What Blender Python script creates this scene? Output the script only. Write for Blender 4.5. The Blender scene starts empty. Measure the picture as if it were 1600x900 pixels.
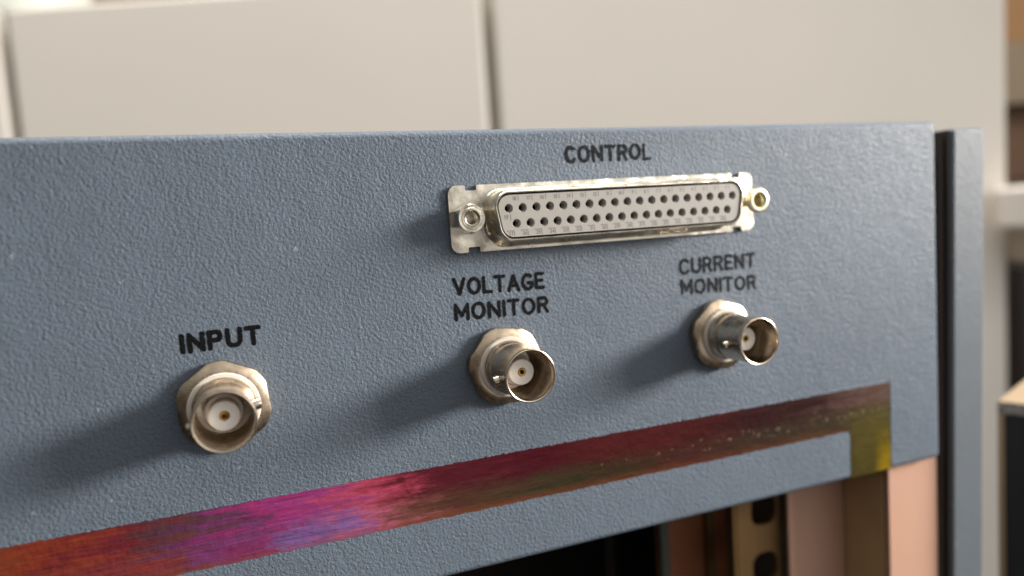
import bpy, bmesh, math, random
import numpy as np
from mathutils import Vector, Matrix
S = 0.001                       # everything below is written in millimetres
random.seed(4); RNG = np.random.default_rng(7)
scene = bpy.context.scene
COL = scene.collection

# ------------------------------------------------------------------ camera
cam_d = bpy.data.cameras.new("camera"); cam = bpy.data.objects.new("camera", cam_d); COL.objects.link(cam)
RIGHT = Vector((0.9293581, -0.363181, -0.0662807)); FWD = Vector((0.3570739, 0.9298767, -0.0884732)); UP = Vector((0.0937647, 0.0585561, 0.9938709))
M = Matrix((RIGHT, UP, -FWD)).transposed().to_4x4()
M.translation = Vector((-48.6253576, -131.9987, -2.678)) * S
cam.matrix_world = M
cam_d.sensor_width = 36; cam_d.lens = 25.707
cam_d.clip_start = 0.004; cam_d.clip_end = 50
cam_d.dof.use_dof = True; cam_d.dof.focus_distance = 0.131; cam_d.dof.aperture_fstop = 8.2
scene.camera = cam

# ------------------------------------------------------------------ world: a dim room, brighter overhead and to the right
world = bpy.data.worlds.new("World"); scene.world = world; world.use_nodes = True
wn = world.node_tree.nodes; wl = world.node_tree.links; wn.clear()
tc = wn.new("ShaderNodeTexCoord"); sx = wn.new("ShaderNodeSeparateXYZ"); wl.new(tc.outputs["Generated"], sx.inputs[0])
mz = wn.new("ShaderNodeMapRange"); mz.inputs[1].default_value = -1; mz.inputs[2].default_value = 1
wl.new(sx.outputs["Z"], mz.inputs[0])
rz = wn.new("ShaderNodeValToRGB"); wl.new(mz.outputs[0], rz.inputs[0])
e = rz.color_ramp.elements
e[0].position = 0.0; e[0].color = (0.05, 0.036, 0.026, 1)
e[1].position = 1.0; e[1].color = (0.55, 0.54, 0.52, 1)
for pos, c in ((0.42, (0.095, 0.080, 0.068, 1)), (0.56, (0.30, 0.275, 0.25, 1)), (0.68, (0.93, 0.92, 0.90, 1)), (0.82, (1.0, 0.98, 0.95, 1))):
    k = e.new(pos); k.color = c
mx = wn.new("ShaderNodeMapRange"); mx.inputs[1].default_value = -1; mx.inputs[2].default_value = 1
mx.inputs[3].default_value = 0.15; mx.inputs[4].default_value = 1.65; wl.new(sx.outputs["X"], mx.inputs[0])
mul = wn.new("ShaderNodeVectorMath"); mul.operation = 'SCALE'
wl.new(rz.outputs[0], mul.inputs[0]); wl.new(mx.outputs[0], mul.inputs["Scale"])
# soft glow added in front and to the right to brighten the metal
dt = wn.new("ShaderNodeVectorMath"); dt.operation = 'DOT_PRODUCT'; wl.new(tc.outputs["Generated"], dt.inputs[0])
dt.inputs[1].default_value = Vector((0.60, -0.78, 0.14)).normalized()
gl = wn.new("ShaderNodeMapRange"); gl.interpolation_type = 'SMOOTHSTEP'; gl.inputs[1].default_value = 0.86; gl.inputs[2].default_value = 0.99
gl.inputs[3].default_value = 0.0; gl.inputs[4].default_value = 1.0; wl.new(dt.outputs["Value"], gl.inputs[0])
gc = wn.new("ShaderNodeVectorMath"); gc.operation = 'SCALE'; gc.inputs[0].default_value = (0.86, 0.84, 0.80); wl.new(gl.outputs[0], gc.inputs["Scale"])
ga = wn.new("ShaderNodeVectorMath"); ga.operation = 'ADD'; wl.new(mul.outputs[0], ga.inputs[0]); wl.new(gc.outputs[0], ga.inputs[1]); mul = ga
# unseen glow added low in front of the panel for sheen on the strip
d2 = wn.new("ShaderNodeVectorMath"); d2.operation = 'DOT_PRODUCT'; wl.new(tc.outputs["Generated"], d2.inputs[0])
d2.inputs[1].default_value = Vector((0.10, -0.93, -0.35)).normalized()
g2 = wn.new("ShaderNodeMapRange"); g2.interpolation_type = 'SMOOTHSTEP'; g2.inputs[1].default_value = 0.955; g2.inputs[2].default_value = 0.998
g2.inputs[3].default_value = 0.0; g2.inputs[4].default_value = 0.85; wl.new(d2.outputs["Value"], g2.inputs[0])
c2 = wn.new("ShaderNodeVectorMath"); c2.operation = 'SCALE'; c2.inputs[0].default_value = (0.95, 0.95, 1.0); wl.new(g2.outputs[0], c2.inputs["Scale"])
a2 = wn.new("ShaderNodeVectorMath"); a2.operation = 'ADD'; wl.new(mul.outputs[0], a2.inputs[0]); wl.new(c2.outputs[0], a2.inputs[1]); mul = a2
bg = wn.new("ShaderNodeBackground"); bg.inputs["Strength"].default_value = 0.80
wo = wn.new("ShaderNodeOutputWorld"); wl.new(mul.outputs[0], bg.inputs["Color"]); wl.new(bg.outputs[0], wo.inputs["Surface"])

# ------------------------------------------------------------------ lamps
def area(name, loc, target, sx_, sy_, power, color, spread=180):
    d = bpy.data.lights.new(name, 'AREA'); d.shape = 'RECTANGLE'; d.size = sx_ * S; d.size_y = sy_ * S
    d.energy = power; d.color = color; d.spread = math.radians(spread)
    o = bpy.data.objects.new(name, d); COL.objects.link(o)
    o.location = Vector(loc) * S
    o.rotation_euler = (Vector(target) - Vector(loc)).to_track_quat('-Z', 'Y').to_euler()
    return o
el, az = math.radians(22), math.radians(15)
KD = Vector((math.cos(el) * math.cos(az), -math.sin(el), math.cos(el) * math.sin(az)))
area("key_lamp", Vector((10, 0, -30)) + KD * 950, (10, 0, -30), 445, 165, 2.1, (1.0, 0.95, 0.885), 55)
area("cabinet_fill", (60, 120, 1300), (60, 330, 0), 1200, 200, 27.0, (1.0, 0.94, 0.87))  # unseen fill added overhead to brighten the cabinet doors

scene.view_settings.view_transform = 'Standard'; scene.view_settings.look = 'None'
scene.view_settings.exposure = 0.0; scene.view_settings.gamma = 1.0

# ------------------------------------------------------------------ materials
def mat(name, color, rough=0.5, metal=0.0, spec=0.5):
    m = bpy.data.materials.new(name); m.use_nodes = True
    b = m.node_tree.nodes["Principled BSDF"]
    b.inputs["Base Color"].default_value = (*color, 1); b.inputs["Roughness"].default_value = rough
    b.inputs["Metallic"].default_value = metal; b.inputs["Specular IOR Level"].default_value = spec
    return m, m.node_tree.nodes, m.node_tree.links, b
def coord(nt, ln, scale=(1000, 1000, 1000), rot=(0, 0, 0)):     # object coordinates, in millimetres
    t = nt.new("ShaderNodeTexCoord"); mp = nt.new("ShaderNodeMapping"); mp.inputs["Scale"].default_value = scale
    mp.inputs["Rotation"].default_value = rot
    ln.new(t.outputs["Object"], mp.inputs["Vector"]); return mp.outputs[0]
def noise(nt, ln, vec, scale, detail=3, rough=0.5, dist=0.0):
    n = nt.new("ShaderNodeTexNoise"); n.inputs["Scale"].default_value = scale; n.inputs["Detail"].default_value = detail
    n.inputs["Roughness"].default_value = rough; n.inputs["Distortion"].default_value = dist
    ln.new(vec, n.inputs["Vector"]); return n.outputs[0]
def ramp(nt, ln, fac, stops):
    r = nt.new("ShaderNodeValToRGB"); ln.new(fac, r.inputs[0]); el_ = r.color_ramp.elements
    el_[0].position, el_[0].color = stops[0][0], (*stops[0][1], 1)
    el_[1].position, el_[1].color = stops[-1][0], (*stops[-1][1], 1)
    for p_, c_ in stops[1:-1]:
        k_ = el_.new(p_); k_.color = (*c_, 1)
    return r.outputs[0]
def math_(nt, ln, op, a, b=None, c=None, clamp=False):
    n = nt.new("ShaderNodeMath"); n.operation = op; n.use_clamp = clamp
    for i, v in enumerate((a, b, c)):
        if v is None: continue
        if isinstance(v, (int, float)): n.inputs[i].default_value = v
        else: ln.new(v, n.inputs[i])
    return n.outputs[0]
def mixc(nt, ln, fac, a, b):
    n = nt.new("ShaderNodeMix"); n.data_type = 'RGBA'
    if isinstance(fac, (int, float)): n.inputs[0].default_value = fac
    else: ln.new(fac, n.inputs[0])
    for i, v in ((6, a), (7, b)):
        if isinstance(v, tuple): n.inputs[i].default_value = (*v, 1)
        else: ln.new(v, n.inputs[i])
    return n.outputs[2]
def bump(nt, ln, b, h, dist_mm, strength=1.0):
    n = nt.new("ShaderNodeBump"); n.inputs["Distance"].default_value = dist_mm * S; n.inputs["Strength"].default_value = strength
    ln.new(h, n.inputs["Height"]); ln.new(n.outputs[0], b.inputs["Normal"]); return n

def leather_height(nt, ln, vec):
    # pebbled, slightly elongated wrinkle texture of thick sprayed paint
    w = nt.new("ShaderNodeTexNoise"); w.inputs["Scale"].default_value = 1.1; w.inputs["Detail"].default_value = 2
    ln.new(vec, w.inputs["Vector"])
    off = nt.new("ShaderNodeVectorMath"); off.operation = 'SCALE'; off.inputs["Scale"].default_value = 0.8; ln.new(w.outputs[1], off.inputs[0])
    ad = nt.new("ShaderNodeVectorMath"); ad.operation = 'ADD'; ln.new(vec, ad.inputs[0]); ln.new(off.outputs[0], ad.inputs[1])
    v = nt.new("ShaderNodeTexVoronoi"); v.feature = 'SMOOTH_F1'; v.inputs["Scale"].default_value = 1.6; v.inputs["Smoothness"].default_value = 0.25
    ln.new(ad.outputs[0], v.inputs["Vector"])
    n1 = noise(nt, ln, vec, 2.0, 3, 0.55, 0.7)
    n2 = noise(nt, ln, vec, 0.22, 2, 0.5)
    h = math_(nt, ln, 'MULTIPLY_ADD', v.outputs["Distance"], -0.55, math_(nt, ln, 'MULTIPLY', n1, 1.0))
    n3 = noise(nt, ln, vec, 4.2, 2, 0.5)
    h = math_(nt, ln, 'MULTIPLY_ADD', n3, 0.16, h)
    return math_(nt, ln, 'MULTIPLY_ADD', n2, 0.8, h)

def paint(name, color, dist=0.16, rough=0.42):
    m, nt, ln, b = mat(name, color, rough, 0, 0.22)
    vec = coord(nt, ln)
    bump(nt, ln, b, leather_height(nt, ln, vec), dist)
    n = noise(nt, ln, vec, 0.06, 3)
    c = mixc(nt, ln, n, tuple(x * 0.88 for x in color), tuple(x * 1.12 for x in color))
    sc = noise(nt, ln, vec, 0.55, 2, 0.5)
    sc = math_(nt, ln, 'MULTIPLY_ADD', sc, 16.0, -11.2, clamp=True)
    c = mixc(nt, ln, math_(nt, ln, 'MULTIPLY', sc, 0.40), c, (0.45, 0.47, 0.50))
    ln.new(c, b.inputs["Base Color"])
    r = math_(nt, ln, 'MULTIPLY_ADD', noise(nt, ln, vec, 0.5, 2), 0.18, rough - 0.09); ln.new(r, b.inputs["Roughness"])
    return m
BLUE = (0.130, 0.160, 0.201)
M_BLUE = paint("blue_pebbled_paint", BLUE, 0.18, 0.42)
M_POST = paint("blue_post_paint", (0.130, 0.150, 0.172), 0.10, 0.5)
def ink_mat():
    m, nt, ln, b = mat("black_ink", (0.005, 0.005, 0.006), 0.65, 0, 0.10)
    bump(nt, ln, b, leather_height(nt, ln, coord(nt, ln)), 0.12); return m
M_INK = ink_mat()
def faded_ink_mat():
    m, nt, ln, b = mat("worn_black_ink", (0.03, 0.03, 0.036), 0.65, 0, 0.1)
    vec = coord(nt, ln)
    bump(nt, ln, b, leather_height(nt, ln, vec), 0.14)
    c = ramp(nt, ln, noise(nt, ln, vec, 2.2, 3), [(0.42, (0.006, 0.006, 0.008)), (0.78, (0.034, 0.036, 0.042))])
    ln.new(c, b.inputs["Base Color"]); return m
M_INKF = faded_ink_mat()

def metal(name, c0, c1, rough, scale=0.6, bd=0.012, stretch=(1, 1, 1)):
    m, nt, ln, b = mat(name, c0, rough, 1.0)
    vec = coord(nt, ln, tuple(1000 * s for s in stretch))
    n = noise(nt, ln, vec, scale, 5, 0.6, 0.4)
    f = math_(nt, ln, 'MULTIPLY_ADD', n, 2.2, -0.6, clamp=True)
    ln.new(mixc(nt, ln, f, c0, c1), b.inputs["Base Color"])
    ln.new(math_(nt, ln, 'MULTIPLY_ADD', f, 0.16, rough - 0.08), b.inputs["Roughness"])
    bump(nt, ln, b, noise(nt, ln, vec, scale * 5, 3), bd)
    return m
M_NICKEL = metal("worn_nickel", (0.52, 0.42, 0.31), (0.76, 0.66, 0.54), 0.24, 0.5, 0.012)
M_NUT = metal("brushed_nickel_nut", (0.50, 0.385, 0.27), (0.70, 0.58, 0.44), 0.30, 0.6, 0.02)
M_TIN = metal("tinned_steel", (0.64, 0.59, 0.49), (0.84, 0.79, 0.70), 0.30, 0.35, 0.03)
nt, ln = M_TIN.node_tree.nodes, M_TIN.node_tree.links                       # stamped sheet is never quite flat
b0 = [n for n in nt if n.type == 'BUMP'][0]; b1 = nt.new("ShaderNodeBump"); b1.inputs["Distance"].default_value = 0.55 * S
ln.new(noise(nt, ln, coord(nt, ln), 0.22, 1), b1.inputs["Height"]); ln.new(b1.outputs[0], b0.inputs["Normal"])
M_YELLOW = metal("yellow_plated_brass", (0.84, 0.75, 0.48), (0.93, 0.87, 0.66), 0.34, 0.8, 0.01)
M_GOLD = mat("gold_contact", (0.75, 0.48, 0.16), 0.3, 1.0)[0]
M_PTFE = mat("white_ptfe", (0.90, 0.88, 0.85), 0.4)[0]
M_RING = mat("cream_nylon", (0.74, 0.68, 0.59), 0.4)[0]
def plastic_grey():
    m, nt, ln, b = mat("warm_grey_plastic", (0.50, 0.46, 0.42), 0.5)
    n = noise(nt, ln, coord(nt, ln), 0.35, 4)
    ln.new(mixc(nt, ln, n, (0.345, 0.320, 0.290), (0.415, 0.388, 0.355)), b.inputs["Base Color"]); return m
M_INSUL = plastic_grey()
M_MOULD = mat("moulded_number_grey", (0.15, 0.138, 0.125), 0.5)[0]
M_DARKHOLE = mat("hole_shade_contact", (0.03, 0.022, 0.015), 0.5, 0.5)[0]  # contacts darkened so the holes read black, shade put into the colour
M_BLACK = mat("black_plastic", (0.012, 0.011, 0.010), 0.5)[0]
M_GASKET = mat("dark_rubber", (0.055, 0.047, 0.043), 0.7, 0, 0.2)[0]

def iridescent():
    m, nt, ln, b = mat("iridescent_chromate", (0.3, 0.1, 0.1), 0.33, 0.94)
    vec = coord(nt, ln)
    sp = nt.new("ShaderNodeSeparateXYZ"); ln.new(vec, sp.inputs[0])
    streak = noise(nt, ln, coord(nt, ln, (70, 1000, 520)), 1.0, 6, 0.68, 0.6)
    blob = noise(nt, ln, coord(nt, ln, (150, 1000, 260)), 1.0, 6, 0.68, 0.8)
    x = math_(nt, ln, 'MULTIPLY_ADD', sp.outputs[0], 1 / 200, 0.5)              # x -100..100 -> 0..1
    xd = math_(nt, ln, 'ADD', x, math_(nt, ln, 'MULTIPLY_ADD', streak, 0.24, -0.12))
    xd = math_(nt, ln, 'ADD', xd, math_(nt, ln, 'MULTIPLY_ADD', blob, 0.14, -0.07))
    up = ramp(nt, ln, xd, [(0.04, (0.50, 0.12, 0.045)), (0.10, (0.48, 0.085, 0.04)), (0.15, (0.30, 0.04, 0.05)), (0.19, (0.15, 0.07, 0.075)), (0.225, (0.20, 0.06, 0.17)),
                           (0.265, (0.46, 0.05, 0.20)), (0.30, (0.40, 0.06, 0.26)), (0.34, (0.64, 0.10, 0.18)), (0.375, (0.46, 0.06, 0.10)), (0.42, (0.13, 0.020, 0.03)),  # bright pink stop also carries the strip's glare, put into the film colour
                           (0.52, (0.095, 0.012, 0.020)), (0.60, (0.115, 0.022, 0.022)), (0.68, (0.12, 0.024, 0.022)), (0.78, (0.055, 0.022, 0.020)), (0.86, (0.06, 0.03, 0.026)),
                           (0.95, (0.20, 0.125, 0.10)), (0.985, (0.22, 0.14, 0.11))])
    lo = ramp(nt, ln, xd, [(0.04, (0.42, 0.10, 0.045)), (0.13, (0.42, 0.07, 0.06)), (0.19, (0.30, 0.07, 0.075)), (0.225, (0.26, 0.07, 0.22)), (0.26, (0.36, 0.05, 0.17)),
                           (0.295, (0.24, 0.15, 0.40)), (0.32, (0.34, 0.15, 0.40)), (0.35, (0.62, 0.15, 0.25)), (0.385, (0.28, 0.10, 0.08)), (0.43, (0.13, 0.06, 0.035)),  # pink stop here holds the same glare in the lower half
                           (0.54, (0.06, 0.06, 0.028)), (0.62, (0.065, 0.052, 0.026)), (0.70, (0.11, 0.04, 0.03)), (0.80, (0.085, 0.06, 0.04)), (0.9, (0.11, 0.09, 0.05)), (0.985, (0.19, 0.16, 0.06))])
    z = math_(nt, ln, 'MULTIPLY_ADD', sp.outputs[2], 1 / 10, 5.775)              # z -57.75..-47.75 -> 0..1
    zd = math_(nt, ln, 'ADD', z, math_(nt, ln, 'MULTIPLY_ADD', streak, 0.7, -0.35))
    zf = math_(nt, ln, 'MULTIPLY_ADD', zd, 3.2, -1.1, clamp=True)
    c = mixc(nt, ln, zf, lo, up)
    fine = noise(nt, ln, coord(nt, ln, (130, 1000, 1300)), 1.0, 6, 0.7, 0.4)
    fm = math_(nt, ln, 'MULTIPLY_ADD', fine, 4.5, -1.95, clamp=True)
    c = mixc(nt, ln, math_(nt, ln, 'MULTIPLY', fm, 0.42), c, (0.13, 0.022, 0.04))
    fo = math_(nt, ln, 'MULTIPLY_ADD', fine, -6.0, 2.35, clamp=True)
    c = mixc(nt, ln, math_(nt, ln, 'MULTIPLY', math_(nt, ln, 'MULTIPLY', fo, 0.45), math_(nt, ln, 'MULTIPLY_ADD', x, -2.2, 1.25, clamp=True)), c, (0.50, 0.16, 0.10))
    # lower rim: orange tint right along the bottom edge
    rim = math_(nt, ln, 'MULTIPLY', math_(nt, ln, 'MULTIPLY_ADD', z, -5.0, 0.85, clamp=True), 0.55)
    legx = math_(nt, ln, 'LESS_THAN', sp.outputs[0], 85.0)
    c = mixc(nt, ln, math_(nt, ln, 'MULTIPLY', rim, legx), c, (0.34, 0.10, 0.045))
    # vertical leg: olive turning to yellow
    legf = math_(nt, ln, 'MULTIPLY', math_(nt, ln, 'MULTIPLY_ADD', sp.outputs[0], 0.25, -21.2, clamp=True), math_(nt, ln, 'MULTIPLY_ADD', zd, -1.6, 0.9, clamp=True))
    yel = math_(nt, ln, 'MULTIPLY_ADD', zd, -1.3, -0.15, clamp=True)
    xr = math_(nt, ln, 'MULTIPLY_ADD', math_(nt, ln, 'ADD', sp.outputs[0], math_(nt, ln, 'MULTIPLY', blob, 2.0)), 0.35, -33.2, clamp=True)
    legc = mixc(nt, ln, math_(nt, ln, 'MULTIPLY', yel, xr), (0.19, 0.155, 0.04), (0.60, 0.40, 0.02))
    c = mixc(nt, ln, legf, c, legc)
    # fine brush marks
    br = noise(nt, ln, coord(nt, ln, (130, 1000, 6000)), 1.0, 3, 0.6)
    mm = nt.new("ShaderNodeVectorMath"); mm.operation = 'SCALE'; ln.new(c, mm.inputs[0]); ln.new(math_(nt, ln, 'MULTIPLY_ADD', br, 1.6, math_(nt, ln, 'MULTIPLY_ADD', x, -1.5, 1.35, clamp=True)), mm.inputs["Scale"])
    c = mm.outputs[0]
    # pale chipped specks, gathered along one scuffed line
    spk = noise(nt, ln, coord(nt, ln, (700, 1000, 900)), 1.0, 3, 0.6)
    band = math_(nt, ln, 'SUBTRACT', 1.0, math_(nt, ln, 'MULTIPLY', math_(nt, ln, 'ABSOLUTE', math_(nt, ln, 'ADD', z, -0.40)), 3.6), clamp=True)
    bx = math_(nt, ln, 'MULTIPLY_ADD', sp.outputs[0], 1 / 75, 0.35, clamp=True)
    th = math_(nt, ln, 'ADD', math_(nt, ln, 'ADD', spk, math_(nt, ln, 'MULTIPLY', math_(nt, ln, 'MULTIPLY', band, bx), 0.16)), math_(nt, ln, 'MULTIPLY', blob, 0.15))
    sm = math_(nt, ln, 'MULTIPLY_ADD', th, 14.0, -11.15, clamp=True)
    c = mixc(nt, ln, math_(nt, ln, 'MULTIPLY', sm, 0.6), c, (0.50, 0.36, 0.27))
    ln.new(c, b.inputs["Base Color"])
    h = math_(nt, ln, 'MULTIPLY_ADD', noise(nt, ln, vec, 0.7, 3), 0.8, math_(nt, ln, 'MULTIPLY', br, 0.5))
    bump(nt, ln, b, h, 0.10)
    return m
M_IRID = iridescent()
def plain(name, c, rough=0.5, metal_=0.0, var=0.12, scale=0.02, bd=0.0):
    m, nt, ln, b = mat(name, c, rough, metal_)
    vec = coord(nt, ln); n = noise(nt, ln, vec, scale, 4)
    ln.new(mixc(nt, ln, n, tuple(x * (1 - var) for x in c), tuple(min(1, x * (1 + var)) for x in c)), b.inputs["Base Color"])
    if bd: bump(nt, ln, b, noise(nt, ln, vec, 0.8, 3), bd)
    return m
M_WHITE = plain("cream_enamel", (0.82, 0.775, 0.71), 0.45, 0, 0.05, 0.006)
M_SEAM = plain("seam_shadow_grey", (0.50, 0.46, 0.39), 0.7)
M_COPPER = plain("copper_tinted_primer", (0.55, 0.32, 0.228), 0.5, 0.0, 0.08, 0.05, 0.05)
M_OLIVE = plain("olive_chromate", (0.68, 0.47, 0.24), 0.5, 0.0, 0.2, 0.08)
M_RAIL = plain("brown_chromate_rail", (0.20, 0.115, 0.045), 0.4, 0.5, 0.25, 0.1)
M_BROWN = plain("dark_brown_metal", (0.40, 0.14, 0.06), 0.5, 0.0, 0.3, 0.05)
M_GREEN = plain("grey_green_edge", (0.12, 0.13, 0.11), 0.5, 0.2)
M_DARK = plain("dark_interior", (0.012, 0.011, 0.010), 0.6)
M_LAM = plain("cream_laminate", (0.38, 0.285, 0.185), 0.4, 0, 0.08, 0.05)
M_TAN = plain("tan_edge_band", (0.36, 0.24, 0.14), 0.5, 0, 0.15, 0.1)
def chip():
    m, nt, ln, b = mat("raw_chipboard", (0.3, 0.26, 0.22), 0.8)
    vec = coord(nt, ln, (900, 900, 1600)); n = noise(nt, ln, vec, 0.9, 4, 0.7, 0.8)
    ln.new(ramp(nt, ln, n, [(0.35, (0.05, 0.04, 0.035)), (0.5, (0.25, 0.22, 0.20)), (0.68, (0.55, 0.51, 0.47))]), b.inputs["Base Color"])
    bump(nt, ln, b, n, 0.4); return m
M_CHIP = chip()
M_WALL = plain("brown_wall", (0.30, 0.23, 0.16), 0.8)
M_ROLL = plain("white_paper", (0.85, 0.80, 0.74), 0.6, 0, 0.04)
M_CARD = plain("brown_cardboard", (0.36, 0.20, 0.09), 0.8, 0, 0.15)
M_CARD2 = plain("grey_brown_carton", (0.30, 0.235, 0.16), 0.8, 0, 0.15)
M_CARD3 = plain("dark_brown_carton", (0.15, 0.085, 0.05), 0.8, 0, 0.2)
M_CASE = plain("black_case", (0.015, 0.013, 0.012), 0.5)
M_SHELF = plain("beige_shelf", (0.62, 0.52, 0.42), 0.6)
M_CUP = plain("clear_white_plastic", (0.80, 0.84, 0.78), 0.3)

# ------------------------------------------------------------------ object helpers
def link(o, parent=None):
    COL.objects.link(o)
    if parent is not None: o.parent = parent
    return o
def obj(name, bm, m, parent=None, loc=None, sharp=32, bev=0, label=None):
    bmesh.ops.recalc_face_normals(bm, faces=bm.faces)
    me = bpy.data.meshes.new(name); bm.to_mesh(me); bm.free()
    me.transform(Matrix.Scale(S, 4))
    me.polygons.foreach_set("use_smooth", [True] * len(me.polygons)); me.set_sharp_from_angle(angle=math.radians(sharp))
    me.materials.append(m)
    o = link(bpy.data.objects.new(name, me), parent)
    if loc is not None: o.location = Vector(loc) * S
    if bev:
        md = o.modifiers.new("bevel", 'BEVEL'); md.width = bev * S; md.segments = 3; md.limit_method = 'ANGLE'; md.angle_limit = math.radians(40)
        md.harden_normals = True
    if label: o["label"] = label
    return o
def thing(name, label, cat, loc=(0, 0, 0), rot=(0, 0, 0), group=None):
    o = link(bpy.data.objects.new(name, None)); o.location = Vector(loc) * S; o.rotation_euler = rot; o.empty_display_size = 0.01
    return tag(o, label, cat, group)
def tag(o, label, cat, group=None):
    o["label"] = label; o["category"] = cat
    if group: o["group"] = group
    return o
def box(bm, x0, x1, y0, y1, z0, z1):
    v = [bm.verts.new(p) for p in ((x0, y0, z0), (x1, y0, z0), (x1, y1, z0), (x0, y1, z0), (x0, y0, z1), (x1, y0, z1), (x1, y1, z1), (x0, y1, z1))]
    for f in ((0, 3, 2, 1), (4, 5, 6, 7), (0, 1, 5, 4), (1, 2, 6, 5), (2, 3, 7, 6), (3, 0, 4, 7)): bm.faces.new([v[i] for i in f])
    return bm
def boxes(*bs):
    bm = bmesh.new()
    for b in bs: box(bm, *b)
    return bm
def lathe(prof, n=72, bm=None, cx=0, cz=0):
    """prof: (radius, outward height); axis along -y"""
    bm = bm or bmesh.new(); rings = []
    for r, h in prof:
        if r < 1e-6: rings.append([bm.verts.new((cx, -h, cz))])
        else: rings.append([bm.verts.new((cx + r * math.cos(2 * math.pi * i / n), -h, cz + r * math.sin(2 * math.pi * i / n))) for i in range(n)])
    for a, b in zip(rings, rings[1:]):
        for i in range(n):
            j = (i + 1) % n
            if len(a) == 1 and len(b) == 1: continue
            if len(a) == 1: bm.faces.new((a[0], b[i], b[j]))
            elif len(b) == 1: bm.faces.new((a[i], b[0], a[j]))
            else: bm.faces.new((a[i], b[i], b[j], a[j]))
    return bm
def loft(loops, bm=None, cap0=False, cap1=False):
    bm = bm or bmesh.new(); R = [[bm.verts.new(p) for p in l] for l in loops]; n = len(loops[0])
    for a, b in zip(R, R[1:]):
        for i in range(n): bm.faces.new((a[i], b[i], b[(i + 1) % n], a[(i + 1) % n]))
    if cap0: bm.faces.new(R[0])
    if cap1: bm.faces.new(R[-1])
    return bm

# ---------------------------------------------------------------- lettering: pen strokes swept into ragged printed shapes
def arc(cx, cy, rx, ry, a0, a1, n=10):
    return [(cx + rx * math.cos(math.radians(a0 + (a1 - a0) * i / n)), cy + ry * math.sin(math.radians(a0 + (a1 - a0) * i / n))) for i in range(n + 1)]
G = {
 'I': (0.0, [[(0, 0), (0, 1)]]),
 'N': (0.72, [[(0, 0), (0, 1), (.72, 0), (.72, 1)]]),
 'P': (0.62, [[(0, 0), (0, 1)] , [(0, 1), (.36, 1)] + arc(.36, .74, .26, .26, 90, -90) + [(0, .48)]]),
 'U': (0.70, [[(0, 1), (0, .32)] + arc(.35, .32, .35, .32, 180, 360) + [(.70, 1)]]),
 'T': (0.70, [[(0, 1), (.70, 1)], [(.35, 1), (.35, 0)]]),
 'V': (0.74, [[(0, 1), (.37, 0), (.74, 1)]]),
 'O': (0.80, [arc(.40, .5, .40, .5, 0, 360, 28)]),
 'L': (0.54, [[(0, 1), (0, 0), (.54, 0)]]),
 'A': (0.76, [[(0, 0), (.38, 1), (.76, 0)], [(.14, .32), (.62, .32)]]),
 'G': (0.74, [arc(.40, .5, .40, .5, 48, 325, 20) + [(.74, .44), (.44, .44)]]),
 'E': (0.56, [[(.56, 1), (0, 1), (0, 0), (.56, 0)], [(0, .52), (.46, .52)]]),
 'M': (0.84, [[(0, 0), (0, 1), (.42, .25), (.84, 1), (.84, 0)]]),
 'R': (0.64, [[(0, 0), (0, 1), (.38, 1)] + arc(.38, .75, .25, .25, 90, -90) + [(0, .5)], [(.36, .5), (.64, 0)]]),
 'C': (0.72, [arc(.40, .5, .40, .5, 45, 315, 20)]),
 '0': (0.5, [arc(.25, .5, .25, .5, 0, 360, 18)]),
 '1': (0.1, [[(0, .8), (.1, 1), (.1, 0)]]),
 '2': (0.5, [arc(.25, .74, .25, .26, 170, -30, 10) + [(0, 0), (.5, 0)]]),
 '3': (0.5, [arc(.25, .76, .23, .24, 160, -90, 10) + arc(.25, .26, .25, .26, 90, -160, 10)]),
 '4': (0.5, [[(.38, 0), (.38, 1), (0, .3), (.5, .3)]]),
 '5': (0.5, [[(.46, 1), (.06, 1), (.03, .55)] + arc(.24, .32, .26, .32, 110, -150, 12)]),
 '6': (0.5, [[(.40, 1), (.06, .45)], arc(.25, .28, .25, .28, 0, 360, 16)]),
 '7': (0.5, [[(0, 1), (.5, 1), (.18, 0)]]),
 '8': (0.5, [arc(.25, .75, .21, .25, 0, 360, 14), arc(.25, .25, .25, .25, 0, 360, 14)]),
 '9': (0.5, [arc(.25, .72, .25, .28, 0, 360, 16), [(.5, .7), (.12, 0)]]),
}
def word_strokes(word, x0, x1, z0, z1, h, gap=0.42):
    """strokes that fill x0..x1 with a baseline from z0 to z1"""
    tot = sum(G[c][0] for c in word) + gap * (len(word) - 1); k = (x1 - x0) / tot; out = []; pen = 0
    for c in word:
        w, st = G[c]; dz = random.uniform(-.02, .02)
        for s in st:
            out.append([(x0 + (pen + px) * k, z0 + (z1 - z0) * (pen + px) / tot + (py + dz) * h) for px, py in s])
        pen += w + gap
    return out
def vnoise(shape, cell):
    ny, nx = int(shape[0] / cell) + 3, int(shape[1] / cell) + 3
    g = RNG.random((ny, nx)); yy = np.arange(shape[0]) / cell; xx = np.arange(shape[1]) / cell
    y0 = yy.astype(int); x0 = xx.astype(int); fy = (yy - y0)[:, None]; fx = (xx - x0)[None, :]
    fy = fy * fy * (3 - 2 * fy); fx = fx * fx * (3 - 2 * fx)
    a = g[np.ix_(y0, x0)]; b_ = g[np.ix_(y0, x0 + 1)]; c = g[np.ix_(y0 + 1, x0)]; d = g[np.ix_(y0 + 1, x0 + 1)]
    return (a * (1 - fx) + b_ * fx) * (1 - fy) + (c * (1 - fx) + d * fx) * fy
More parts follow.
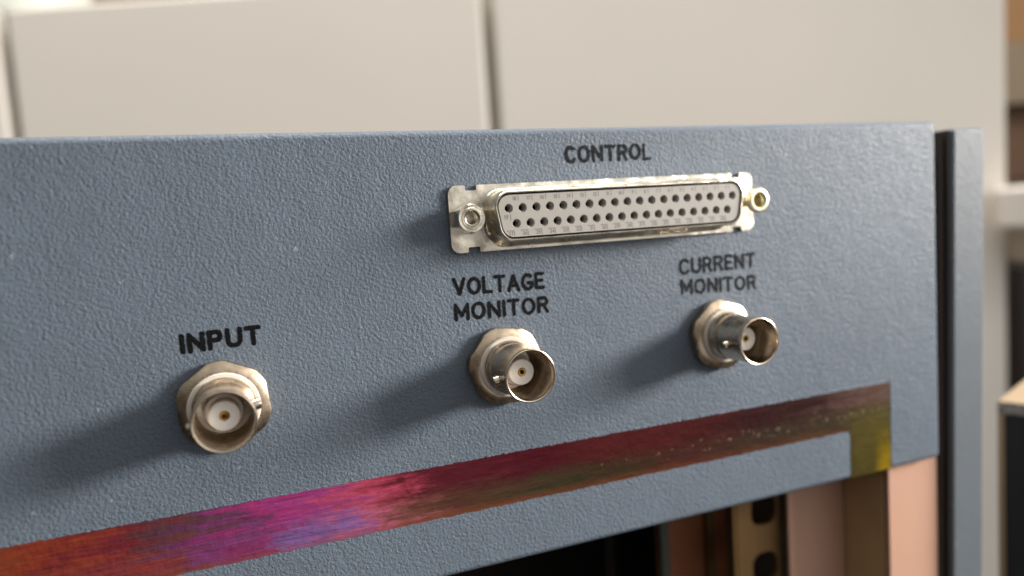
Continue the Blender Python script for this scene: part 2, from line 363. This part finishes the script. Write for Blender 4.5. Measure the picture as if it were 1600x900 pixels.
def printed(strokes, half, out_mm, step=0.07, rag=0.09, wear=0.0):
    P = np.array([p for s in strokes for p in s]); lo = P.min(0) - half - .3; hi = P.max(0) + half + .3
    nx = int((hi[0] - lo[0]) / step) + 2; nz = int((hi[1] - lo[1]) / step) + 2
    X, Z = np.meshgrid(lo[0] + np.arange(nx) * step, lo[1] + np.arange(nz) * step)
    F = np.full(X.shape, 9.0)
    for s in strokes:
        for (ax, az), (bx_, bz) in zip(s, s[1:]):
            dx, dz = bx_ - ax, bz - az; L2 = dx * dx + dz * dz + 1e-12
            t = np.clip(((X - ax) * dx + (Z - az) * dz) / L2, 0, 1)
            F = np.minimum(F, np.hypot(X - ax - t * dx, Z - az - t * dz))
    F = F - half + (vnoise(F.shape, .35 / step) - .5) * 2 * rag + (vnoise(F.shape, .14 / step) - .5) * rag
    if wear:
        w = vnoise(F.shape, .42 / step) * .7 + vnoise(F.shape, .18 / step) * .3
        F = np.maximum(F, (w - (1 - wear)) * 1.2)
    bm = bmesh.new(); cache = {}
    def V(key, x, z):
        if key not in cache: cache[key] = bm.verts.new((x, -out_mm, z))
        return cache[key]
    for j in range(nz - 1):
        row = F[j:j + 2]
        for i in np.nonzero(row.min(0)[:-1] < 9)[0]:
            cs = ((j, i), (j, i + 1), (j + 1, i + 1), (j + 1, i)); f = [F[c] for c in cs]
            if min(f) >= 0: continue
            poly = []
            for a in range(4):
                c, d = cs[a], cs[(a + 1) % 4]; fa, fb = f[a], f[(a + 1) % 4]
                if fa < 0: poly.append(V(c, X[c], Z[c]))
                if (fa < 0) != (fb < 0):
                    t = fa / (fa - fb); key = (min(c, d), max(c, d))
                    poly.append(V(key, X[c] + t * (X[d] - X[c]), Z[c] + t * (Z[d] - Z[c])))
            if len(poly) > 2:
                try: bm.faces.new(poly)
                except ValueError: pass
    return bm

# ================================================================== SETTING
wall = obj("wall", boxes((-1500, 2500, 1400, 1420, -900, 1600)), M_WALL); wall["kind"] = "structure"

# ================================================================== INSTRUMENT
inst = thing("electronic_instrument", "blue pebble-painted instrument chassis with three round sockets and a long pin connector", "instrument")
# panel body
PX0, PX1, PZ0, PZ1 = -210.0, 116.6, -69.8, 15.35
obj("front_panel", boxes((PX0, PX1, 0, 70, PZ0, PZ1)), M_BLUE, inst, bev=1.3)

# bare iridescent strip, an L: along the panel and down at the right end
def ragged(n, amp, cell):
    v = vnoise((1, n), cell)[0] - .5 + (vnoise((1, n), cell / 3)[0] - .5) * .6
    return v * 2 * amp
def strip():
    bm = bmesh.new(); st = .22; xs = np.arange(-120, 99.6, st); n = len(xs)
    top = -47.55 + ragged(n, .16, 4); bot = -57.8 + ragged(n, .10, 6)
    xl, rad = 86.2, 1.3
    bot = np.where(xs > xl, -58.6, bot)
    a = [bm.verts.new((x, -.03, z)) for x, z in zip(xs, top)]; b = [bm.verts.new((x, -.03, z)) for x, z in zip(xs, bot)]
    for i in range(n - 1):
        if xs[i + 1] > xl >= xs[i]: b[i].co.z = -58.6
        bm.faces.new((a[i], b[i], b[i + 1], a[i + 1]))
    # leg
    zs = np.arange(-58.6, -69.5, -st); m_ = len(zs)
    lx = 86.4 + ragged(m_, .1, 5); rx = 99.6 + ragged(m_, .1, 5)
    lx = lx - np.where(zs > -58.6 - rad, rad - np.sqrt(np.clip(rad**2 - (rad + 58.6 + zs - .0)**2, 0, None)) * 1.0, 0) * 0
    a = [bm.verts.new((x, -.03, z)) for x, z in zip(lx, zs)]; b = [bm.verts.new((x, -.03, z)) for x, z in zip(rx, zs)]
    for i in range(m_ - 1): bm.faces.new((a[i], a[i + 1], b[i + 1], b[i]))
    return bm
obj("bare_metal_strip", strip(), M_IRID, inst, label="iridescent red and purple bare metal strip turning olive at its right end")
# ridge where the thick paint was cut along the strip
def ridge(pts, r, amp):
    bm = bmesh.new(); rings = []
    for (x, z) in pts:
        k = r * (1 + amp * random.uniform(-1, 1)); ox, oz = random.uniform(-.05, .05), random.uniform(-.07, .07)
        rings.append([bm.verts.new((x + ox + k * dx, -k * .8 * dy, z + oz + k * dz)) for dx, dy, dz in RING])
    for a, b in zip(rings, rings[1:]):
        for i in range(len(a) - 1): bm.faces.new((a[i], a[i + 1], b[i + 1], b[i]))
    return bm
RING = [(0, math.sin(math.pi * i / 6), math.cos(math.pi * i / 6)) for i in range(7)]
obj("paint_ridge", ridge([(x, -47.50) for x in np.arange(26, 99.8, .3)], .16, .8), M_BLUE, inst, sharp=80)
obj("paint_ridge", ridge([(x, -47.52) for x in np.arange(-120, 25.9, .3)], .08, .95), M_BLUE, inst, sharp=80)
RING = [(math.cos(math.pi * i / 6), math.sin(math.pi * i / 6), 0) for i in range(7)]
obj("paint_ridge", ridge([(99.7, z) for z in np.arange(-47.4, -69.3, -.3)], .18, .5), M_BLUE, inst, sharp=80)

# printed words
obj("printed_label", printed(word_strokes("INPUT", -57.0, -44.9, -20.35, -20.15, 2.65, .40), .41, .05, rag=.06), M_INK, inst, label="black printed word INPUT")
obj("printed_label", printed(word_strokes("VOLTAGE", -9.55, 8.7, -15.35, -15.75, 2.75, .34) + word_strokes("MONITOR", -9.6, 9.25, -20.15, -20.5, 2.7, .36), .355, .05, rag=.06),
    M_INK, inst, label="black printed words VOLTAGE MONITOR")
obj("printed_label", printed(word_strokes("CURRENT", 40.6, 60.0, -15.75, -15.85, 2.8, .36) + word_strokes("MONITOR", 40.8, 60.0, -20.05, -20.75, 2.7, .36), .37, .05, rag=.12, wear=.19),
    M_INKF, inst, label="worn black printed words CURRENT MONITOR")
obj("printed_label", printed(word_strokes("CONTROL", 15.3, 34.5, 8.65, 8.75, 2.75, .38), .38, .05, rag=.12, wear=.20),
    M_INKF, inst, label="worn black printed word CONTROL")

# ---- round coaxial sockets
def nut_mesh(rot):
    n = 120; AF = 14.35 / 2; rc = 7.6; L = []
    def R(a, h):
        a6 = (a - rot + math.pi / 6) % (math.pi / 3) - math.pi / 6
        hexr = AF / math.cos(a6); return min(hexr, h)
    def ring(fn, h): return [(fn(2 * math.pi * i / n) * math.cos(2 * math.pi * i / n), -h, fn(2 * math.pi * i / n) * math.sin(2 * math.pi * i / n)) for i in range(n)]
    L.append(ring(lambda a: R(a, rc - .1), 0.05)); L.append(ring(lambda a: R(a, rc), .25)); L.append(ring(lambda a: R(a, rc), 1.7))
    for k in range(1, 5):
        t = k / 4; L.append(ring(lambda a: min(R(a, rc), rc - t * .75), 1.7 + .35 * t))
    L.append(ring(lambda a: 6.0, 2.4)); L.append(ring(lambda a: 5.5, 2.42))
    L.append(ring(lambda a: 4.7, 2.4))
    return loft(L, cap0=True)
def lug(ang):
    bm = bmesh.new(); d = Vector((math.cos(ang), 0, math.sin(ang))); c = Vector((0, -9.0, 0)); n = 20
    t = Vector((0, -1, 0)); u = d.cross(t); L = []
    for r, k in ((.95, 4.3), (.95, 5.55), (.85, 5.72), (.6, 5.78)):
        L.append([tuple(c + d * k + (t * math.cos(2 * math.pi * i / n) + u * math.sin(2 * math.pi * i / n)) * r) for i in range(n)])
    return loft(L, bm, True, True)
BARREL = [(4.95, 2.3), (4.98, 4.1), (4.75, 4.5), (4.72, 5.1), (4.86, 5.5), (4.86, 6.4), (4.74, 6.8), (4.72, 12.5), (4.86, 12.9), (4.9, 13.25), (4.82, 13.5), (4.66, 13.57), (4.5, 13.5),
          (4.38, 13.2), (4.32, 12.6), (4.28, 2.9), (2.0, 2.6)]
def coax(x, z, rot, label, lug_rot):
    s = obj("coaxial_socket", lathe(BARREL, 96), M_NICKEL, inst, (x, 0, z), label=label)
    obj("mounting_nut", nut_mesh(rot), M_NUT, s)
    obj("spacer_ring", lathe([(5.05, 2.3), (5.78, 2.3), (5.8, 2.95), (5.62, 3.15), (5.05, 3.15)], 80), M_RING, s)
    obj("insulator", lathe([(3.0, 2.5), (3.0, 6.0), (2.9, 6.2), (2.42, 6.3), (2.40, 9.15), (2.3, 9.28), (.82, 9.28), (.80, 9.1), (.80, 7.0)], 56), M_PTFE, s)
    obj("centre_contact", lathe([(.68, 4.5), (.68, 9.2), (.62, 9.32), (.46, 9.3), (.42, 9.15), (.40, 6.0), (0, 6.0)], 32), M_GOLD, s)
    for a in (lug_rot, lug_rot + math.pi): obj("bayonet_lug", lug(a), M_NICKEL, s)
    return s
coax(-51.5, -29.98, math.radians(6), "plated socket below the word INPUT", math.radians(13))
coax(-0.65, -29.9, math.radians(22), "plated socket below the words VOLTAGE MONITOR", math.radians(11))
coax(49.6, -29.8, math.radians(12), "plated socket below the words CURRENT MONITOR", math.radians(9))

# ---- 37-hole connector
CX, CZ = 24.93, -1.42
def round_poly(pts, rads, n=7):
    """rounded closed polygon; pts counter-clockwise"""
    out = []; N = len(pts)
    for i in range(N):
        p = Vector(pts[i]); a = (Vector(pts[i - 1]) - p).normalized(); b = (Vector(pts[(i + 1) % N]) - p).normalized()
        r = rads[i]
        if r < 1e-6: out.append(tuple(p)); continue
        half = a.angle(b) / 2; d = r / math.tan(half); c = p + (a + b).normalized() * (r / math.sin(half))
        p0, p1 = p + a * d - c, p + b * d - c
        a0 = math.atan2(p0.y, p0.x); da = (math.atan2(p1.y, p1.x) - a0 + math.pi) % (2 * math.pi) - math.pi
        for k in range(n + 1):
            out.append((c.x + r * math.cos(a0 + da * k / n), c.y + r * math.sin(a0 + da * k / n)))
    return out
def dshape(off, rad=2.2):
    hh = 3.85 + off; sl = math.tan(math.radians(10)); wt = 27.25 + off / math.cos(math.radians(10)) + off * sl; wb = wt - 2 * hh * sl
    pts = [(CX - wb, CZ - hh), (CX + wb, CZ - hh), (CX + wt, CZ + hh), (CX - wt, CZ + hh)]
    return round_poly(pts, [rad + off] * 4, 9)
def fill_curve(splines, name, depth=0.0):
    """flat shape with holes: 2-D curve fill turned into a mesh lying in the x-z plane (mm)"""
    cu = bpy.data.curves.new(name, 'CURVE'); cu.dimensions = '2D'; cu.fill_mode = 'BOTH' if depth else 'FRONT'; cu.extrude = depth
    for pts in splines:
        s = cu.splines.new('POLY'); s.points.add(len(pts) - 1); s.use_cyclic_u = True
        for q, p in zip(s.points, pts): q.co = (p[0], p[1], 0, 1)
    o = bpy.data.objects.new(name, cu); COL.objects.link(o)
    me = bpy.data.meshes.new_from_object(o.evaluated_get(bpy.context.evaluated_depsgraph_get()))
    bpy.data.objects.remove(o); bpy.data.curves.remove(cu)
    bm = bmesh.new(); bm.from_mesh(me); bpy.data.meshes.remove(me)
    bmesh.ops.remove_doubles(bm, verts=bm.verts, dist=1e-4)
    for v in bm.verts: v.co = Vector((v.co.x, -v.co.z, v.co.y))
    return bm
def circ(cx, cz, r, n=20): return [(cx + r * math.cos(2 * math.pi * i / n), cz + r * math.sin(2 * math.pi * i / n)) for i in range(n)]
W, Hh = 34.65, 6.28
def flange_outline():
    L, R_, B, T = CX - W, CX + W, CZ - Hh, CZ + Hh; n0, n1, d = 3.3, 5.6, 1.0
    pts = [(L, B), (L + n0, B), (L + n0, B + d), (L + n1, B + d), (L + n1, B), (R_ - n1, B), (R_ - n1, B + d), (R_ - n0, B + d), (R_ - n0, B), (R_, B),
           (R_, T), (R_ - n0, T), (R_ - n0, T - d), (R_ - n1, T - d), (R_ - n1, T), (L + n1, T), (L + n1, T - d), (L + n0, T - d), (L + n0, T), (L, T)]
    rd = [1.7] + [.25] * 8 + [1.7, 1.7] + [.25] * 8 + [1.7]
    return round_poly(pts, rd, 5)
bm = fill_curve([flange_outline(), dshape(1.4)], "flange", .38)
for v in bm.verts: v.co.y -= .46
conn = obj("pin_connector", bm, M_TIN, inst, sharp=30, label="long silver connector shell with two rows of holes below the word CONTROL")
md = conn.modifiers.new("bevel", 'BEVEL'); md.width = .14 * S; md.segments = 2; md.limit_method = 'ANGLE'; md.angle_limit = math.radians(50)
prof = [(1.95, .855), (1.72, .90), (1.50, 1.03), (1.30, 1.28), (1.12, 1.65), (1.0, 2.2), (.94, 2.9), (.91, 3.8), (.88, 6.2), (.80, 6.5), (.68, 6.64), (.52, 6.66), (.40, 6.56), (.36, 6.2), (.36, 2.5)]
def dloop(off, h): return [(x, -h, z) for x, z in dshape(off)]
obj("connector_shell", loft([dloop(o_, h) for o_, h in prof]), M_TIN, conn, sharp=45)
P = 2.77
holes = [(i * P, 0.0) for i in range(19)] + [(P / 2 + i * P, -2.84) for i in range(18)]
bm = fill_curve([dshape(.02)] + [circ(x, z, .86) for x, z in holes], "face")
for v in bm.verts: v.co.y -= 6.35
for x, z in holes: lathe([(.86, 6.35), (.66, 5.95), (.62, 5.85), (.62, 2.6)], 20, bm, x, z)
loft([dloop(.02, 6.35), dloop(.02, 2.4)], bm)
bmesh.ops.remove_doubles(bm, verts=bm.verts, dist=.01)
obj("insulator_block", bm, M_INSUL, conn, sharp=25)
cm = None
for x, z in holes:
    if cm is None:
        cm = obj("contact", lathe([(.58, 2.6), (.58, 4.3), (.52, 4.4), (.42, 4.35), (.40, 2.9), (0, 2.9)], 16), M_DARKHOLE, conn, (x, 0, z))
    else:
        c = cm.copy(); COL.objects.link(c); c.parent = conn; c.location = Vector((x, 0, z)) * S
# moulded numbers and tick lines
st = []
def small(txt, x, z, h=.62):
    w = sum(G[c][0] for c in txt) + .35 * (len(txt) - 1); return word_strokes(txt, x - w * h / 2, x + w * h / 2, z, z, h, .35)
top_e, bot_e = CZ + 3.85, CZ - 3.85
for i in range(18):
    n = 18 - i
    st += small(str(n), (i + .5) * P - .12, top_e - .98)
    st.append([((i + .5) * P + .62, top_e - .12), ((i + .5) * P + .62, top_e - 1.05)])
for i in range(18):
    n = 37 - i; x = i * P + .15
    st += small(str(n), x, bot_e + .3)
    st.append([(x - .8, bot_e + 1.15), (x + .62, bot_e + 1.15), (x + .72, bot_e + .15)])
st += small("19", -.55, CZ - .55, .75); st.append([(.3, CZ + .3), (.3, CZ - .75)])
obj("moulded_numbers", printed(st, .065, 6.362, .05, .0), M_MOULD, conn)
# jack posts
def hexpost():
    n = 96; AF = 2.5
    def R(a, cap):
        a6 = (a + math.pi / 6) % (math.pi / 3) - math.pi / 6
        return min(AF / math.cos(a6), cap)
    def ring(cap, h): return [(R(2 * math.pi * i / n, cap) * math.cos(2 * math.pi * i / n), -h, R(2 * math.pi * i / n, cap) * math.sin(2 * math.pi * i / n)) for i in range(n)]
    L = [ring(9, .85), ring(9, 4.75), ring(2.62, 5.15), ring(2.5, 5.3), ring(2.0, 5.32), ring(1.9, 5.42), ring(1.55, 5.45), ring(1.35, 5.2)]
    for k in range(10): L.append(ring(1.28 if k % 2 else 1.14, 5.1 - k * .25))
    return loft(L, cap1=True)
obj("jack_post", hexpost(), M_TIN, conn, (CX - 31.75, 0, -1.37), label="silver hexagonal threaded post")
bm = lathe([(2.6, .85), (2.6, 1.15), (1.2, 1.2), (1.12, 1.3), (1.12, 5.0), (2.0, 5.05), (2.5, 5.2), (2.65, 5.6), (2.65, 6.1), (2.5, 6.45), (2.15, 6.62), (1.75, 6.58), (1.4, 6.3), (1.2, 5.9), (1.12, 2.0), (0, 2.0)], 48)
obj("jack_screw", bm, M_YELLOW, conn, (CX + 31.75, 0, -1.38), label="yellow plated round headed jack screw")

# ================================================================== EQUIPMENT RACK round the instrument
rack = thing("equipment_rack", "rack frame with narrow blue side post and salmon coloured inner flange right of the instrument", "rack", (116, 0, -70))
RB = rack.location / S
def rp(name, bm, m, bev=0, **k):
    bmesh.ops.translate(bm, verts=bm.verts, vec=-RB); return obj(name, bm, m, rack, bev=bev, **k)
bm = boxes((122.7, 134.3, 0.2, 60, -260, 13.5))
for v in bm.verts: v.co.x += (v.co.z - 13.5) * .018
rp("side_post", bm, M_POST, 1.0)
bm = boxes((117.3, 126, 9, 60, -260, 13.0)); rp("gap_backing", bm, M_GASKET)
bm = bmesh.new()
loft([[(121.2 + 0.9 * math.cos(a) + (z - 13) * .018, 3.0 + 1.1 * math.sin(a), z) for a in [2 * math.pi * i / 20 for i in range(20)]] for z in np.linspace(12.2, -260, 24)], bm, True, True)
bt = boxes((122.2, 122.68, 0.9, 12, -260, 13.2))
for v in bt.verts: v.co.x += (v.co.z - 13.5) * .018
rp("edge_trim", bt, M_GASKET)
rp("edge_seal", bm, mat("brown_rubber", (0.05, 0.034, 0.026), .5, 0, .3)[0])
rp("front_flange", boxes((101.3, 118.6, 2.6, 4.2, -260, -66)), M_COPPER, .4)
rp("flange_return", boxes((101.2, 102.6, 4.3, 17.3, -260, -66)), M_OLIVE, .2)
rp("inner_flange", boxes((82.0, 101.1, 17.0, 18.2, -260, -66)), M_COPPER, .3)
# slotted mounting rail, standard hole pitch
bm = bmesh.new(); zs = [-82.2 - 15.875 * k for k in range(-1, 9)]
def hole(cx, cz, w, h, r=1.6): return round_poly([(cx - w, cz - h), (cx + w, cz - h), (cx + w, cz + h), (cx - w, cz + h)], [r] * 4, 5)
bm = fill_curve([[(67.8, -260), (82.2, -260), (82.2, -60), (67.8, -60)]] + [hole(76.4, z, 4.0, 4.2, 3.0) for z in zs if z > -250], "rail", .7)
for v in bm.verts: v.co.y += 20.6
rp("mounting_rail", bm, M_RAIL)
rp("rail_return", boxes((66.6, 67.7, 20, 23, -260, -60)), M_RAIL, .2)
rp("rail_side", boxes((82.4, 85.6, 19.2, 34, -260, -60)), M_GREEN, .2)
rp("inner_plate", boxes((57, 84, 41, 42.5, -260, -40)), M_BROWN)
rp("inner_edge", boxes((72.0, 74.4, 38.8, 40.8, -260, -40)), M_RAIL, .2)
rp("corner_strip", boxes((56.6, 59.2, 38.8, 40.8, -260, -40)), M_GREEN, .3)
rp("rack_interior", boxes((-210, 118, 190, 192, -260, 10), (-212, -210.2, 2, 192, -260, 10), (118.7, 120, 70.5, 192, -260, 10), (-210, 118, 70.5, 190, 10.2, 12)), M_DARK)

# ================================================================== CREAM CABINET BEHIND
A = math.radians(21)
EX = Vector((math.cos(A), -math.sin(A), 0)); EN = Vector((math.sin(A), math.cos(A), 0))
def frame_loc(u, d, z): return EX * u + EN * d + Vector((0, 0, z))
cab = thing("storage_cabinet", "wide cream cabinet behind the blue instrument with plain doors and thin vertical seams", "cabinet", frame_loc(0, 419.3, -800), (0, 0, -A))
def cp(name, bm, m, bev=0): return obj(name, bm, m, cab, bev=bev)
cp("carcass", boxes((-730, 380, 16, 320, 0, 975)), M_SEAM)
for x0, x1 in ((-727, -368), (-360, -7), (1.0, 384.5)):
    cp("door", boxes((x0, x1, 0, 15, 20, 980.6)), M_WHITE, 4.0)
cp("plinth", boxes((-725, 375, 30, 310, -60, -1)), M_SEAM)
# little tub on top of it
tub = obj("plastic_tub", lathe([(0, 0), (42, 0), (46, 3), (52, 50), (55, 52), (55, 56), (51, 56), (47, 6), (0, 5)], 40), M_CUP)
tub.rotation_euler = (math.radians(-90), 0, 0); tub.location = frame_loc(-382, 480, 181) * S
tag(tub, "pale plastic tub standing on the cream cabinet at the upper left", "tub")
tub2 = obj("cardboard_sheet", boxes((-330, -60, 440, 452, 0, 9)), M_CARD2)
tub2.rotation_euler = (0, 0, -A); tub2.location = Vector((0, 0, 175.5)) * S
tag(tub2, "brown card lying along the top of the cream cabinet", "card")

# ================================================================== BLACK CASE with chipboard lid, right of the post
cs = thing("lidded_case", "black case with cream topped chipboard lid right of the blue post", "case", (168.6, 22.0, -269.4), (0, 0, math.radians(22)))
# local: +x runs away to the right, -y runs towards the viewer
obj("lid", boxes((0, 260, -28, 0, 198.1, 201.2)), M_CHIP, cs, bev=.25)
obj("lid_top", boxes((0.05, 260, -28, -.05, 201.3, 202.0)), M_LAM, cs, bev=.25)
obj("side_panel", boxes((0.8, 250, -27.5, -1.9, -20, 198)), M_BLACK, cs)
obj("corner_post", boxes((0, 2, -1.8, 0, -20, 198)), M_TAN, cs, bev=.4)

# ================================================================== THINGS ON SHELVES FAR RIGHT
def far(u0, u1, d0, d1, z0, z1, name, m, label, cat, bev=2):
    o = obj(name, boxes((u0, u1, 0, d1 - d0, 0, z1 - z0)), m, bev=bev)
    o.rotation_euler = (0, 0, -A); o.location = frame_loc(0, d0, z0) * S
    return tag(o, label, cat)
far(560, 900, 700, 960, 163, 420, "cardboard_box", M_CARD, "brown cardboard box at the upper right behind the cream cabinet", "box")
far(556, 900, 690, 960, 92, 161, "cardboard_box", M_CARD2, "low grey brown carton under the brown cardboard box", "box")
far(560, 900, 700, 960, 8, 90, "cardboard_box", M_CARD3, "dark brown carton between the grey brown carton and the shelf with the white roll", "box")
far(381.5, 900, 377, 417.5, -56, -31.6, "shelf_board", M_SHELF, "beige shelf board carrying the white roll", "shelf")
far(556, 900, 650, 960, -300, -87, "equipment_case", M_CASE, "black equipment case under the beige shelf board", "case")
roll = obj("paper_roll", lathe([(6, 0), (17, 0), (20, 3), (20, 28), (17, 31), (6, 31), (6, 0)], 48), M_ROLL)
roll.rotation_euler = (math.radians(-90), 0, 0); roll.location = frame_loc(384.5, 397.5, -31.4) * S
tag(roll, "thick white paper roll on the beige shelf board", "roll")
